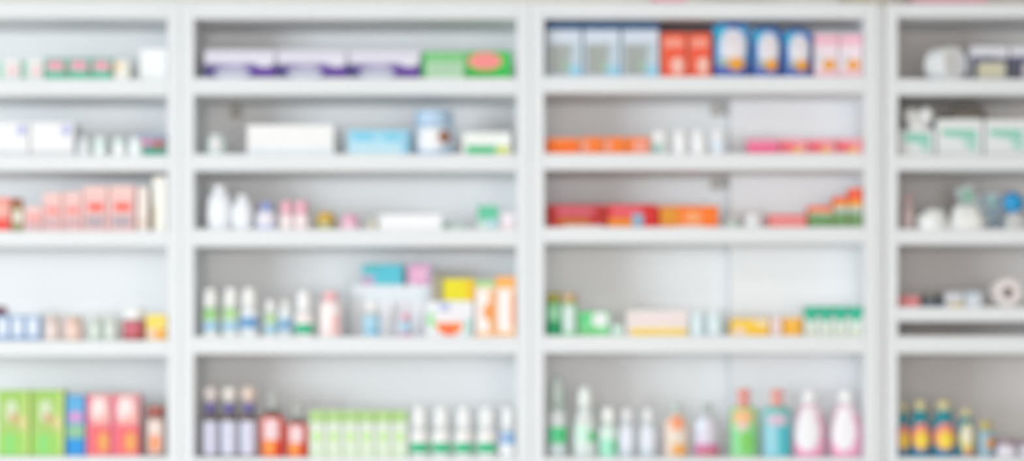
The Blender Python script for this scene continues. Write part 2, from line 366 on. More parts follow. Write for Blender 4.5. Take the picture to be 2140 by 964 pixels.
# third shelf
for i, (a, b, tp) in enumerate([(430, 486, 385), (484, 529, 405)]):
    bottle(2, 2, a, b - 2, tp, '#f2f5fc', ['tall oval white lotion bottle', 'shorter oval white lotion bottle beside the blue-capped one'][i], 'oval', .84, 'dome', .5, '#f6f8fe',
           [(R, .15, .18, .7, .6, '#f9fbff', 'label')], flat=.6, group='oval white bottles')
bottle(2, 2, 534, 577, 422, '#e6e6f5', 'round lilac-white bottle with blue cap', 'round', .72, 'cyl', .5, '#8a9bdc', [(E, .15, .3, .8, .75, '#f4ecf4', 'label'), (R, .05, .04, .95, .18, '#c3cbee', 'stripe')])
for i, (a, b) in enumerate([(584, 613), (614, 645)]):
    bottle(2, 2, a, b, 420, '#f8e0e6', ['left', 'right'][i] + ' of the two pale bottles with pink caps', 'straight', .55, 'cyl', .85, '#efb2c3', [(R, .1, .15, .9, .75, '#fbeef1', 'label')], group='pink-capped bottles')
bottle(2, 2, 657, 702, 442, '#b9b070', 'round gold jar with domed lid', 'jar', .5, 'dome', .9, '#e0b64a', [(E, .3, .2, .7, .8, '#d9d2a0', 'label')], cat='jar', name='jar', kind='foil')
bottle(2, 2, 711, 750, 447, '#f9c6dd', 'small round pink jar', 'jar', .6, 'dome', .85, '#f7b3d2', [(E, .25, .2, .75, .8, '#fbd9e7', 'label')], cat='jar', name='jar')
bottle(2, 2, 768, 789, 455, '#c9c39a', 'tiny olive vial beside the pink jar', 'round', .7, 'cyl', .5, '#e8e6dc', [(R, .1, .2, .9, .7, '#e9e6d6', 'label')], name='vial')
carton(2, 2, 792, 925, 449, '#f6f6f9', 'low plain white carton between vial and teal tube', [(R, .04, .1, .96, .9, '#f8f8fc', 'label')], d=.1)
# teal tube lying down
zt = shelf_z(2, 2); t = thing('cream_tube', 'teal cream tube lying flat, third shelf of second bay', 'tube', 2, 2, X(957), .07, zt)
t['label'] = 'teal and white cream tube lying flat beside the green carton'
bm = bmesh.new(); secs = [(-.034, .0095, .0095), (-.01, .0095, .0105), (.015, .006, .012), (.03, .0015, .013)]; rr = []
for x, hz, hy in secs: rr.append([bm.verts.new((x, hy*math.cos(2*math.pi*i/16), .0097+hz*math.sin(2*math.pi*i/16))) for i in range(16)])
for a, b in zip(rr, rr[1:]):
    for i in range(16): bm.faces.new((a[i], a[(i+1) % 16], b[(i+1) % 16], b[i]))
bm.faces.new(rr[0]); bm.faces.new(rr[-1])
bm_obj('tube_body', bm, mat('#cfe9e0', 'plastic'), t, smooth=True)
bm = lathe_bm([(0, 0), (.0085, 0), (.0085, .016), (.007, .018), (0, .018)], 18); bmesh.ops.rotate(bm, verts=bm.verts, cent=(0, 0, 0), matrix=Matrix.Rotation(-math.pi/2, 3, 'Y'))
bmesh.ops.translate(bm, verts=bm.verts, vec=(-.0335, 0, .0097)); bm_obj('cap', bm, mat('#6fcaa4', 'plastic'), t)
carton(2, 2, 998, 1042, 430, '#8fd6bd', 'green carton with white and blue lower corner', [(R, .0, .4, 1, .96, '#62c7a2', 'stripe'), (R, .4, .06, .98, .42, '#c3e0ea', 'label'), (R, .04, .05, .38, .36, '#e3f0ea', 'label')], d=.05, yf=.05)
carton(2, 2, 1046, 1076, 446, '#f1e8ef', 'small pale pink carton against the side panel', [(R, .1, .1, .9, .35, '#f4dbe2', 'label')], d=.05)
# fourth shelf
GB = [(R, .03, .45, .97, .72, '#a9d79c', 'stripe'), (R, .03, .1, .97, .42, '#8fbfe0', 'stripe')]
bottle(2, 3, 421, 457, 602, '#eef1ee', 'white bottle with green and blue bands, first from left', 'shoulder', .6, 'nozzle', .9, '#f2f2f2', [(R, .02, .55, .98, .98, '#9fd48e', 'stripe'), (R, .02, .2, .98, .5, '#9cc9e6', 'stripe')], group='green and blue banded bottles')
bottle(2, 3, 464, 499, 600, '#eef1ee', 'white bottle with green and blue bands, second from left', 'shoulder', .6, 'nozzle', .9, '#f4f4f4', [(R, .02, .55, .98, .98, '#b3dba0', 'stripe'), (R, .02, .2, .98, .5, '#9fcbe4', 'stripe')], group='green and blue banded bottles')
bottle(2, 3, 501, 540, 600, '#eef1f4', 'white bottle with deep blue band', 'shoulder', .6, 'nozzle', .9, '#f4f4f4', [(R, .02, .26, .98, .68, '#6fa3d2', 'stripe')], group='green and blue banded bottles')
bottle(2, 3, 551, 580, 626, '#e9efea', 'small bottle with pale green and blue bands', 'shoulder', .65, 'nozzle', .88, '#eeeeee', [(R, .02, .55, .98, .95, '#b5d8a6', 'stripe'), (R, .02, .15, .98, .5, '#9cc8de', 'stripe')], group='small banded bottles')
bottle(2, 3, 581, 611, 628, '#e6ebee', 'small bottle with one blue band', 'straight', .75, 'cyl', .7, '#e3e4e2', [(R, .02, .2, .98, .68, '#86b2d6', 'stripe')], group='small banded bottles')
bottle(2, 3, 615, 655, 605, '#f4f2f2', 'white bottle with bright green base band', 'shoulder', .56, 'nozzle', .9, '#f6f6f8', [(R, .02, .1, .98, .48, '#1fb586', 'stripe'), (R, .1, .6, .9, .8, '#f6e4e2', 'label')])
bottle(2, 3, 666, 714, 610, '#fbeaea', 'squarish pale pink bottle with pink cap', 'square', .82, 'cyl', .62, '#f4b5bd', [(E, .1, .25, .75, .85, '#fdf3f3', 'label'), (R, .55, .02, .95, .6, '#f7cbcb', 'stripe')], flat=.7)
wb = carton(2, 3, 736, 904, 597, '#f4f5fa', 'wide pale lilac carton carrying a teal and a pink box', [(R, .02, .7, .98, .96, '#e9f1f8', 'stripe')], yf=.12, d=.12)
zt = Z(597, .12) + .0012
carton(2, 3, 757, 842, 553, '#63cfdf', 'teal box lying on top of the wide lilac carton', [(R, .3, .1, .98, .9, '#55c8dc', 'label'), (R, .0, .0, .28, .45, '#c9a9c9', 'label'), (R, .0, .6, .4, .98, '#58c6cc', 'stripe')], yf=.13, d=.09, z0=zt)
carton(2, 3, 852, 903, 553, '#e9bfe0', 'pink box with round emblem atop the lilac carton', [(E, .15, .1, .85, .95, '#f3a6d2', 'emblem'), (E, .35, .35, .7, .75, '#f7d3e8', 'emblem'), (R, .86, .3, .99, .7, '#b9cfe8', 'stripe')], yf=.13, d=.08, z0=zt)
bottle(2, 3, 757, 796, 630, '#cfe3f0', 'pale blue bottle with white cap before lilac carton', 'straight', .72, 'cyl', .7, '#f3f3f5', [(R, .08, .12, .92, .85, '#a9d5ea', 'label'), (R, .3, .05, .85, .3, '#83c0e0', 'label'), (R, .05, .86, .95, .97, '#c3b9b4', 'stripe')], yf=.03)
bottle(2, 3, 828, 866, 628, '#e6e8f4', 'lilac bottle with pink and blue label', 'drop', .8, 'cyl', .4, '#eceaf2', [(R, .2, .05, .8, .62, '#a5cfe2', 'label'), (R, .25, .55, .75, .8, '#e48fa9', 'label'), (R, .15, .03, .85, .14, '#d58aae', 'stripe')], yf=.03)
carton(2, 3, 888, 990, 630, '#eef0f6', 'white carton with orange bowl and green leaf print',
       [(E, .02, .25, .3, .7, '#a9e6b0', 'leaf'), (E, .22, .02, .78, .72, '#fb8a36', 'picture'), (R, .2, .4, .8, .74, '#f2eef4', 'label'), (E, .34, .06, .6, .32, '#f96a44', 'picture'), (R, .82, .05, .98, .5, '#b8dcd6', 'label'), (R, .3, .72, .5, .96, '#b9c6e8', 'label')], d=.07)
zt2 = Z(630, .03) + .0012
carton(2, 3, 926, 992, 583, '#efe01c', 'bright yellow box stacked on the orange bowl carton', [(R, .04, .06, .75, .8, '#ebdf00', 'label'), (R, .76, .0, 1, .9, '#f2c400', 'stripe')], d=.06, z0=zt2)
carton(2, 3, 904, 925, 572, '#9d9880', 'narrow grey-brown box beside the bright yellow box', [(R, .1, .1, .5, .9, '#b6ad93', 'stripe')], d=.06, z0=zt2, yf=.035)
carton(2, 3, 993, 1034, 586, '#fbe3cf', 'white carton with orange edges and green top', [(R, .0, .88, 1, .99, '#a5d98a', 'stripe'), (R, .06, .08, .72, .8, '#fdf3f0', 'label'), (R, .74, .06, 1, .8, '#fbb169', 'stripe'), (E, .4, .3, .9, .58, '#fd9a4a', 'emblem'), (R, .0, .0, 1, .07, '#fcc58e', 'stripe')], group='orange and white cartons')
carton(2, 3, 1035, 1077, 579, '#fcc488', 'white carton with orange edges and orange top', [(R, .0, .84, 1, .99, '#fdb050', 'stripe'), (R, .12, .08, .78, .8, '#fdf0ee', 'label'), (R, .8, .2, .98, .7, '#fb9a48', 'stripe')], group='orange and white cartons')
# bottom shelf
for i, (a, b) in enumerate([(419, 457), (459, 497), (499, 537)]):
    bottle(2, 4, a, b, 806, '#6a5e5c', ORD[i] + ' dark syrup bottle with lilac label, from left', 'syrup', .76, 'ball', .9, ['#e3d9d8', '#eae4de', '#e8d3c8'][i],
           [(R, .04, .04, .96, .66, '#d9d9ee', 'label'), (R, .2, .82, .8, .985, '#6862b0', 'neck_band')], group='dark syrup bottles')
for i, (a, b, tp, ct) in enumerate([(543, 594, 858, 815), (598, 643, 875, 842)]):
    t = bottle(2, 4, a, b, tp, '#e8452a', ['larger', 'smaller'][i] + ' red medicine bottle with clear dosing cup', 'straight', .88, 'cyl', .62, '#5a544e',
           [(R, .15, .42, .78, .92, '#f3d6da', 'label'), (R, .15, .06, .62, .4, '#fb9a3e', 'label')], group='red medicine bottles')
    zz = Z(tp, .03) - shelf_z(2, 4); h2 = (tp - ct) / S
    bm_obj('dosing_cup', lathe_bm([(0, zz), (.013, zz), (.016, zz + h2), (.0145, zz + h2), (.012, zz + .002), (0, zz + .002)], 20), mat('#eef1ef', 'clear'), t, smooth=True)
for i, (a, b) in enumerate(run(6, 646, 853)):
    carton(2, 4, a, b, 858, '#e4eee0', ORD[i] + ' slim pale green carton, counting from left',
           [(R, .0, .74, 1, .99, '#aed487', 'stripe'), (E, .22, .3, .8, .56, '#c4ea9e', 'emblem'), (R, .0, .0, 1, .2, '#d9ead0', 'stripe'), (R, .08, .6, .92, .7, '#e6ece4', 'label')], d=.09, group='slim pale green cartons')
for i, (a, b) in enumerate([(856, 897), (902, 943), (949, 990), (996, 1038)]):
    bottle(2, 4, a, b, 848, '#f2f4f4', ORD[i] + ' white bottle with green band, from left', 'shoulder', .56, 'nozzle', .9, '#f2f4f6',
           [(R, .02, .14, .98, .5, '#52c48f', 'stripe'), (E, .22, .18, .78, .46, '#04b583', 'emblem'), (R, .35, .6, .8, .75, '#f4e2e2', 'label')], group='white bottles with green bands')
bottle(2, 4, 1043, 1077, 850, '#f1f3f6', 'white bottle with blue band against the side panel', 'shoulder', .58, 'nozzle', .8, '#f2f5f7', [(R, .02, .42, .98, .88, '#9fb9de', 'stripe'), (R, .6, .45, .96, .85, '#7fb2dc', 'stripe')])

# ------------------------------------------------------------------ third bay
for i, (a, b) in enumerate([(1141, 1217), (1219, 1297), (1299, 1378)]):
    carton(3, 0, a, b, 47, '#c3d3e0', ORD[i] + ' grey and blue carton with navy top, from left',
           [(R, .0, .86, 1, .99, '#1a4d80', 'stripe'), (R, .05, .62, .95, .86, '#d6e0ee', 'label'), (R, .08, .06, .62, .6, '#a5aaa8', 'picture'), (R, .64, .02, 1, .22, '#9fd3ec', 'stripe'), (E, .46, .12, .66, .3, '#9cc9a8', 'emblem'), (Q, [(.3, .6), (.7, .6), (.64, .3), (.6, .2)], '#a9b0ae', 'picture')], d=.1, group='grey and blue cartons')
for i, (a, b) in enumerate([(1381, 1436), (1438, 1487)]):
    carton(3, 0, a, b, 69, '#f45a36', ['left of the two red-orange cartons with pale figure', 'right of the two red-orange cartons with pale figure'][i],
           [(E, .1, .62, .9, .9, '#f99a86', 'label'), (R, .15, .55, .85, .66, '#f5441a', 'stripe'), (E, .38, .06, .88, .46, '#f9c3b4', 'picture'), (E, .1, .06, .3, .2, '#f7481f', 'emblem'), (R, .0, .0, .06, .98, '#f88a70', 'stripe')], d=.09, group='red-orange cartons')

def pouch(bay, row, px0, px1, pyt, color, label, decals, yf=.03, d=.05, group=None):
    w = X(px1, yf) - X(px0, yf) - .001; zb = shelf_z(bay, row); h = Z(pyt, yf) - zb
    t = thing('pouch', label, 'pouch', bay, row, (X(px0, yf) + X(px1, yf)) / 2, yf + d/2, zb, 0, group)
    def bulge(u, v):
        return d/2 * max(.04, (1 - abs(2*u-1) ** 3) ** .5 * min(1, (1.02 - v) * 2.2) ** .7)
    def wid(v): return 1 - .05 * math.sin(math.pi * v) - .02 * (v > .95)
    def Sf(u, v, off):
        zz = v * h - (.012 * abs(2*u-1) ** 3 if v > .9 else 0)
        return (w * (u - .5) * wid(v), -bulge(u, v) - off, zz)
    def Bf(u, v):
        p = Sf(u, v, 0); return (p[0], -p[1], p[2])
    bm = bmesh.new(); nu, nv = 14, 12
    f = [[bm.verts.new(Sf(i/nu, j/nv, 0)) for i in range(nu+1)] for j in range(nv+1)]
    k = [[bm.verts.new(Bf(i/nu, j/nv)) for i in range(nu+1)] for j in range(nv+1)]
    for j in range(nv):
        for i in range(nu):
            bm.faces.new((f[j][i], f[j][i+1], f[j+1][i+1], f[j+1][i])); bm.faces.new((k[j][i], k[j+1][i], k[j+1][i+1], k[j][i+1]))
        bm.faces.new((f[j][0], f[j+1][0], k[j+1][0], k[j][0])); bm.faces.new((f[j][nu], k[j][nu], k[j+1][nu], f[j+1][nu]))
    for i in range(nu):
        bm.faces.new((f[0][i], k[0][i], k[0][i+1], f[0][i+1])); bm.faces.new((f[nv][i], f[nv][i+1], k[nv][i+1], k[nv][i]))
    bm_obj('pouch_body', bm, mat(color, 'gloss'), t, smooth=True)
    for i, dc in enumerate(decals): patch(Sf, dc[:-2], dc[-2], dc[-1], t, off=.0016 + .0006 * i, curved=True, kind='gloss')
    return t
PD = [(R, .04, .02, .96, .22, '#4a63b4', 'base_band'), (R, .06, .66, .4, .9, '#1fb4d8', 'stripe'), (E, .14, .2, .9, .9, '#cfe0f4', 'label'), (E, .26, .26, .84, .84, '#ece6ec', 'label'), (E, .38, .13, .84, .36, '#f2a51c', 'picture'), (E, .14, .2, .44, .36, '#aeb8a6', 'picture')]
pouch(3, 0, 1489, 1571, 45, '#5aaae4', 'tallest blue pouch with white oval and orange spot', PD + [(R, .4, .9, .72, .98, '#3a4fb0', 'stripe')], group='blue pouches')
pouch(3, 0, 1573, 1637, 54, '#4f86d0', 'middle blue pouch with white oval and orange spot', PD, group='blue pouches')
pouch(3, 0, 1638, 1700, 58, '#4a83d4', 'blue pouch with white oval next to the pink cartons', PD, group='blue pouches')
for i, (a, b) in enumerate([(1702, 1752), (1753, 1802)]):
    carton(3, 0, a, b, 71, '#f3e3ec', ['left', 'right'][i] + ' of the two white and pink cartons with orange spot',
           [(R, .0, .74, 1, .97, '#f5bdd0', 'stripe'), (E, .32, .16, .92, .42, '#f2a53a', 'picture'), (R, .0, .0, 1, .13, '#f4c0cf', 'stripe'), (E, .1, .3, .4, .55, '#dfe3ec', 'picture')], d=.07, group='white and pink cartons')
# second shelf
carton(3, 1, 1140, 1212, 289, '#f97a18', 'plain orange carton against the left side panel', [(R, .04, .05, .96, .75, '#fb7200', 'label'), (R, .0, .86, 1, .98, '#f79c5c', 'stripe')], group='orange cartons')
for i, (a, b) in enumerate([(1214, 1261), (1262, 1309), (1310, 1358)]):
    carton(3, 1, a, b, 287, '#f9822e', ORD[i] + ' orange carton with pinkish patch, from left',
           [(R, .3, .06, .72, .8, '#fb7a0a', 'label'), (E, .0, .15, .36, .8, '#f9a58c', 'picture') if i < 2 else (R, .3, .1, .9, .8, '#f7a292', 'label')], group='orange cartons')
bottle(3, 1, 1360, 1401, 275, '#e9edec', 'white pill bottle with teal patch beside orange cartons', 'straight', .72, 'cyl', .95, '#f2f4f4', [(R, .05, .1, .6, .6, '#9cc3bd', 'label')], group='white pill bottles')
for i, (a, b) in enumerate([(1406, 1438), (1444, 1478), (1486, 1519)]):
    bottle(3, 1, a, b, 273, '#f0f1f4', ['plain white pill bottle, second of four', 'plain white pill bottle, third of four', 'white pill bottle with pale blue label, last of four'][i], 'straight', .76, 'cyl', .85, '#f5f6f8',
           [(R, .08, .1, .92, .8, '#e3eefa' if i == 2 else '#f8f8fb', 'label')], group='white pill bottles')
carton(3, 1, 1562, 1628, 291, '#f293b4', 'hot pink carton, leftmost of the pink row', [(R, .04, .1, .96, .62, '#f2608c', 'label')], group='pink and red cartons in a row')
for i, (a, b) in enumerate([(1630, 1688), (1690, 1747), (1749, 1803)]):
    carton(3, 1, a, b, 290, '#f49aa6', ORD[i] + ' red and pink carton with yellow corner, from left', [(Q, [(.05, .75), (.05, .3), (.5, .1), (.62, .5)], '#ee4f5e', 'swoosh'), (E, .4, .06, .85, .4, '#f5bf62', 'picture'), (R, .0, .86, 1, .98, '#f5b3bf', 'stripe')], group='pink and red cartons in a row')
# third shelf
carton(3, 2, 1142, 1266, 428, '#b8190f', 'dark red carton with gold patch by the side panel', [(R, .18, .5, .8, .88, '#d2586a', 'label'), (R, .2, .14, .72, .38, '#c9721a', 'label'), (R, .3, .0, .95, .1, '#ead9d6', 'stripe'), (R, .0, .88, 1, .98, '#c84450', 'stripe')], d=.1, group='red cartons')
carton(3, 2, 1268, 1375, 428, '#d90f0c', 'bright red carton with orange and blue patches', [(R, .08, .5, .68, .92, '#ea5a68', 'label'), (R, .02, .04, .5, .42, '#f08a1a', 'label'), (R, .5, .04, .72, .6, '#86b2cc', 'label'), (R, .0, .92, 1, .99, '#d9404c', 'stripe')], d=.1, group='red cartons')
carton(3, 2, 1378, 1502, 431, '#fa7a1a', 'orange carton with amber left part', [(R, .02, .1, .32, .92, '#e2941e', 'label'), (E, .42, .2, .72, .75, '#f9a66a', 'picture'), (R, .3, .0, .75, .1, '#e4cfc0', 'stripe'), (R, .74, .05, .95, .92, '#fc7a06', 'stripe')], d=.1)
bottle(3, 2, 1518, 1546, 455, '#cfd8d4', 'tiny grey-green vial beside the orange carton', 'round', .7, 'cyl', .6, '#e2e4e2', [(R, .1, .1, .9, .6, '#a9d3c0', 'label')], name='vial')
bottle(3, 2, 1556, 1598, 446, '#e7e7ea', 'low translucent white jar beside the coral carton', 'jar', .78, 'cyl', .9, '#e9e9ec', [(R, .1, .15, .9, .8, '#ececf0', 'label')], cat='jar', name='jar')
carton(3, 2, 1606, 1686, 449, '#ee7a74', 'low coral carton with pale dashes', [(R, .06, .3, .94, .62, '#f2a3a6', 'label'), (R, .04, .06, .96, .24, '#ef6a60', 'stripe')])
for i, (a, b, tp) in enumerate([(1689, 1741, 431), (1742, 1773, 412), (1774, 1802, 394)]):
    h = 475 - tp; g = 30 / h; y = 44 / h
    carton(3, 2, a, b, tp, '#f2643a', ['lowest', 'middle', 'tallest'][i] + ' of three stepped orange and green cartons',
           [(R, .0, .0, 1, min(g, .6), '#6f9a62', 'stripe'), (R, .0, min(g, .6), 1, min(y, .72), '#b9c6bc', 'label'), (R, .0, min(y, .72), 1, min(y, .72) + .13, '#f6a81e' if i else '#f7944a', 'stripe'), (R, .15, .9, .85, .98, '#fb5a4a', 'stripe')], group='stepped orange and green cartons')
# fourth shelf
bottle(3, 3, 1140, 1174, 612, '#3fb87a', 'green bottle with olive cap by the side panel', 'straight', .78, 'cyl', .92, '#a8a03e', [(R, .1, .45, .9, .9, '#9fdcb4', 'label'), (R, .05, .06, .95, .4, '#0f9f68', 'stripe')], group='green bottles')
bottle(3, 3, 1175, 1208, 614, '#7fd69a', 'green bottle with white label and reddish cap', 'straight', .78, 'cyl', .92, '#c9a878', [(R, .04, .1, .8, .9, '#dcebe8', 'label')], group='green bottles')
carton(3, 3, 1211, 1274, 652, '#7fdc98', 'small green carton with white circle', [(E, .4, .35, .98, .98, '#eef4f2', 'emblem'), (R, .02, .5, .38, .95, '#5ad684', 'stripe'), (R, .02, .04, .6, .3, '#6fd07e', 'stripe')], d=.06)
carton(3, 3, 1277, 1304, 680, '#d4ece2', 'tiny mint carton between green and yellow-striped cartons', [(R, .1, .1, .9, .5, '#c3e6d8', 'label')], d=.05)
carton(3, 3, 1309, 1438, 650, '#f2e8e6', 'pale pink carton with yellow base stripe', [(R, .06, .0, .98, .3, '#f7d35a', 'stripe'), (R, .06, .5, .94, .8, '#f0dfe0', 'label'), (E, .5, .2, .72, .44, '#f5e6c0', 'emblem')], d=.08)
for i, (a, b) in enumerate([(1443, 1476), (1479, 1513)]):
    bottle(3, 3, a, b, 650, '#d3e9f0', ['left', 'right'][i] + ' of the two pale blue bottles', 'straight', .76, 'cyl', .8, '#e3eff4', [(R, .1, .1, .6, .85, '#e6f2f6', 'label')], group='pale blue bottles')
carton(3, 3, 1527, 1608, 666, '#f9cf3a', 'yellow carton with white wave and orange base', [(Q, [(.05, .05), (.4, .05), (.34, .42), (.1, .5)], '#f5d9c6', 'swoosh'), (R, .46, .06, .98, .34, '#fbc000', 'stripe'), (Q, [(.55, .9), (.98, .9), (.98, .45), (.75, .55)], '#f7dfb0', 'swoosh'), (R, .0, .9, 1, .98, '#f7cfa0', 'stripe')], d=.06, group='yellow cartons')
carton(3, 3, 1610, 1634, 664, '#f3d8d4', 'narrow pale pink carton between two yellow ones', [(R, .1, .1, .9, .9, '#f4dedc', 'label')], d=.06)
carton(3, 3, 1636, 1678, 664, '#f9b93c', 'amber carton with darker slanted side', [(Q, [(.7, .05), (.96, .05), (.96, .95), (.86, .95)], '#dfa23a', 'stripe'), (R, .05, .86, .8, .97, '#f9d49a', 'stripe')], d=.06, group='yellow cartons')
for i, (a, b) in enumerate(run(4, 1680, 1804)):
    carton(3, 3, a, b, 640, '#e0ebe4', ORD[i] + ' white carton with dark green scalloped top, from left', [(R, .0, .66, 1, .98, '#16b592', 'stripe'), (E, .16, .46, .84, .82, '#16b592', 'scallop'), (E, .3, .04, .7, .2, '#d3cfa9', 'emblem')], d=.07, group='green-topped cartons')
# bottom shelf
bottle(3, 4, 1145, 1186, 786, '#cfdcd8', 'tall clear bottle with grey cap and green band', 'shoulder', .6, 'dome', .72, '#b9c8c2', [(R, .0, .28, .98, .62, '#5fd398', 'stripe'), (R, .1, .64, .8, .9, '#dfe0e6', 'label'), (R, .55, .32, .95, .58, '#38c878', 'stripe'), (R, .05, .05, .8, .22, '#d2dfe6', 'label')], kind='plastic')
bottle(3, 4, 1198, 1248, 807, '#dfe9e8', 'pale bottle with white cap and green spot', 'hip', .68, 'dome', .6, '#eef4f2', [(E, .05, .25, .75, .85, '#d3f3e6', 'label'), (E, .62, .3, .98, .55, '#55cb80', 'emblem'), (R, .2, .7, .7, .82, '#ecdfe2', 'label')])
bottle(3, 4, 1253, 1291, 850, '#d9efe6', 'small white-capped bottle with mint green lower half', 'round', .68, 'dome', .75, '#f3f6f5', [(R, .02, .02, .98, .52, '#a3ebcf', 'stripe'), (E, .7, .15, .99, .5, '#5fcf8e', 'emblem')])
for i, (a, b) in enumerate([(1294, 1328), (1337, 1373)]):
    bottle(3, 4, a, b, 852, '#dde4ee', ['left', 'right'][i] + ' of two small clear bottles with white labels', 'round', .7, 'dome', .65, '#eceff2', [(E, .06, .2, .94, .85, '#eaeefa', 'label'), (R, .05, .03, .95, .14, '#c3d0dc', 'stripe')], group='small clear bottles')
bottle(3, 4, 1388, 1441, 843, '#f1d9c9', 'peach bottle with grey cap and orange label', 'round', .8, 'cyl', .38, '#bfcdc8', [(E, .22, .62, .8, .98, '#fba47a', 'emblem'), (R, .1, .06, .9, .6, '#eee0d2', 'label'), (R, .3, .05, .85, .3, '#f2b05a', 'label')], flat=.7)
bottle(3, 4, 1451, 1506, 843, '#d9d4e0', 'clear bottle with grey cap and magenta base', 'round', .8, 'cyl', .36, '#b4bfbd', [(E, .0, .55, .5, .95, '#e6ecfb', 'label'), (R, .04, .04, .96, .3, '#d277a8', 'stripe'), (R, .2, .02, .9, .16, '#cf7f88', 'stripe'), (R, .05, .32, .6, .52, '#e4dcf2', 'label')], flat=.7)
bottle(3, 4, 1527, 1586, 814, '#a6e29c', 'green wash bottle with coral pump', 'square', .76, 'pump', .55, '#f6988c', [(E, .08, .6, .8, .95, '#f2c08c', 'picture'), (R, .04, .04, .92, .56, '#8fe0a0', 'label'), (E, .3, .05, .85, .52, '#82d468', 'picture'), (E, .22, .5, .6, .68, '#e8cfc8', 'picture')], flat=.6, group='pump wash bottles')
bottle(3, 4, 1595, 1656, 814, '#7fd3d9', 'turquoise wash bottle with coral pump', 'square', .76, 'pump', .55, '#f8a79c', [(R, .04, .04, .7, .58, '#97d5e6', 'label'), (R, .5, .06, .94, .6, '#4fc3cf', 'stripe'), (E, .1, .6, .85, .84, '#d9c3d6', 'picture'), (R, .08, .86, .92, .95, '#74c6be', 'stripe')], flat=.6, group='pump wash bottles')
for i, (a, b) in enumerate([(1660, 1728), (1737, 1802)]):
    bottle(3, 4, a, b, 811, '#f8b3d2', ['left', 'right'][i] + ' of the two pink bottles with white ovals', 'hip', .76, 'dome', .5, '#f2f3f5', [(R, .04, .78, .96, .98, '#f4dde8', 'stripe'), (E, .0, .12, .82, .92, '#f5f4f9', 'label')], flat=.6, group='pink bottles with white ovals')

# ------------------------------------------------------------------ rightmost bay
# wound cotton roll lying on its side, end face turned to the viewer
def roll(label, bay, row, xc, yc, rad, length, hole, body, core, rz, name, cat):
    t = thing(name, label, cat, bay, row, xc, yc, shelf_z(bay, row), rz)
    pr = [(hole, -length/2), (rad*.96, -length/2), (rad, -length/2+.003), (rad, length/2-.003), (rad*.96, length/2), (hole, length/2)]
    bm = lathe_bm(pr, 36); 
    for f in [f for f in bm.faces if len(f.verts) > 4]: bm.faces.remove(f)
    bmesh.ops.rotate(bm, verts=bm.verts, cent=(0, 0, 0), matrix=Matrix.Rotation(math.pi/2, 3, 'X')); bmesh.ops.translate(bm, verts=bm.verts, vec=(0, 0, rad))
    bm_obj('wound_layers', bm, mat(body, 'paper'), t, smooth=False)
    bm = lathe_bm([(hole, -length*.48), (hole, length*.48), (hole*.82, length*.48), (hole*.82, -length*.48), (hole, -length*.48)], 28)
    for f in [f for f in bm.faces if len(f.verts) > 4]: bm.faces.remove(f)
    bmesh.ops.rotate(bm, verts=bm.verts, cent=(0, 0, 0), matrix=Matrix.Rotation(math.pi/2, 3, 'X')); bmesh.ops.translate(bm, verts=bm.verts, vec=(0, 0, rad))
    bm_obj('core', bm, mat(core, 'paper'), t)
    return t
roll('white cotton roll lying on its side', 4, 0, X(1976, .06), .066, 36/S, .07, .004, '#f2f4f6', '#e2e4e6', math.radians(38), 'cotton_roll', 'cotton roll')
for i, (a, b) in enumerate([(2029, 2108), (2111, 2196)]):
    carton(4, 0, a, b, 97, '#dcdde6', ['white and navy carton with cream label beside cotton roll', 'white and navy carton cut off by the picture edge'][i],
           [(R, .0, .0, 1, .66, '#4b4a6c', 'stripe'), (R, .18, .06, .92, .52, '#cfccb4', 'label') if i == 0 else (R, .3, .06, .95, .5, '#c9c6c4', 'label'), (R, .02, .04, .14, .5, '#545a52', 'stripe'), (R, .0, .6, .6, .7, '#6a6c8c', 'stripe')], d=.1, group='white and navy cartons')

def blob(name, label, cat, bay, row, xc, yc, sx, sy, sz, color, kind='plastic', seed=0, amp=.22, parts=None, z0=None, freq=2.2):
    """a soft crumpled bag standing on the shelf"""
    t = thing(name, label, cat, bay, row, xc, yc, shelf_z(bay, row) if z0 is None else z0)
    def lobe(nm, cx, cz, ax, ay, az, c, k, sd):
        bm = bmesh.new(); bmesh.ops.create_icosphere(bm, subdivisions=3, radius=1)
        for v in bm.verts:
            n = v.co.normalized(); q = 1 + amp * noise.noise(n * freq + Vector((sd*3.1, sd*1.7, 0))) * 1.6 + .05 * noise.noise(n * 7 + Vector((sd, 0, 0)))
            p = n * q; v.co = (cx + p.x*ax, p.y*ay, max(0, cz + p.z*az))
        return bm_obj(nm, bm, mat(c, k), t, smooth=True)
    lobe('bag_body', 0, sz*.22, sx/2, sy/2, sz*.8, color, kind, seed)
    for pt in (parts or []): lobe(*pt)
    return t
# second shelf: three white and teal cartons, a knotted white bag, a clear dome
for i, (a, b, tp) in enumerate([(1879, 1954, 272), (1957, 2055, 250), (2058, 2150, 250)]):
    carton(4, 1, a, b, tp, '#e6eaec', ['low white carton with teal mark under the knotted bag', 'tall white carton with teal mark next to knotted bag', 'white carton with teal mark cut off by picture edge'][i],
           [(Q, [(.1, .74 if i else .9), (.86, .72 if i else .86), (.88, .4), (.5, .5), (.12, .56)], '#8fd2c0', 'mark'), (Q, [(.55, .42), (.88, .38), (.88, .15), (.66, .2)], '#a9dacd', 'mark'), (R, .02, .03, .98, .1, '#d5d9da', 'stripe')], d=.1, group='white and teal cartons')
zk = Z(272, .03) + .0012
blob('knotted_bag', 'white plastic bag knotted with two ears on a low carton', 'bag', 4, 1, X(1920, .05), .058, .07, .05, .030, '#eef0f0', seed=3, amp=.26, z0=zk,
     parts=[('bag_ear', -.019, .040, .021, .018, .022, '#f2f3f3', 'plastic', 5), ('bag_ear', .021, .040, .021, .018, .022, '#f2f3f3', 'plastic', 8)])
zk2 = Z(250, .03) + .0012
t = thing('clear_dome', 'clear smoky plastic dome on top of the white cartons', 'lid', 4, 1, X(2018, .1), .085, zk2)
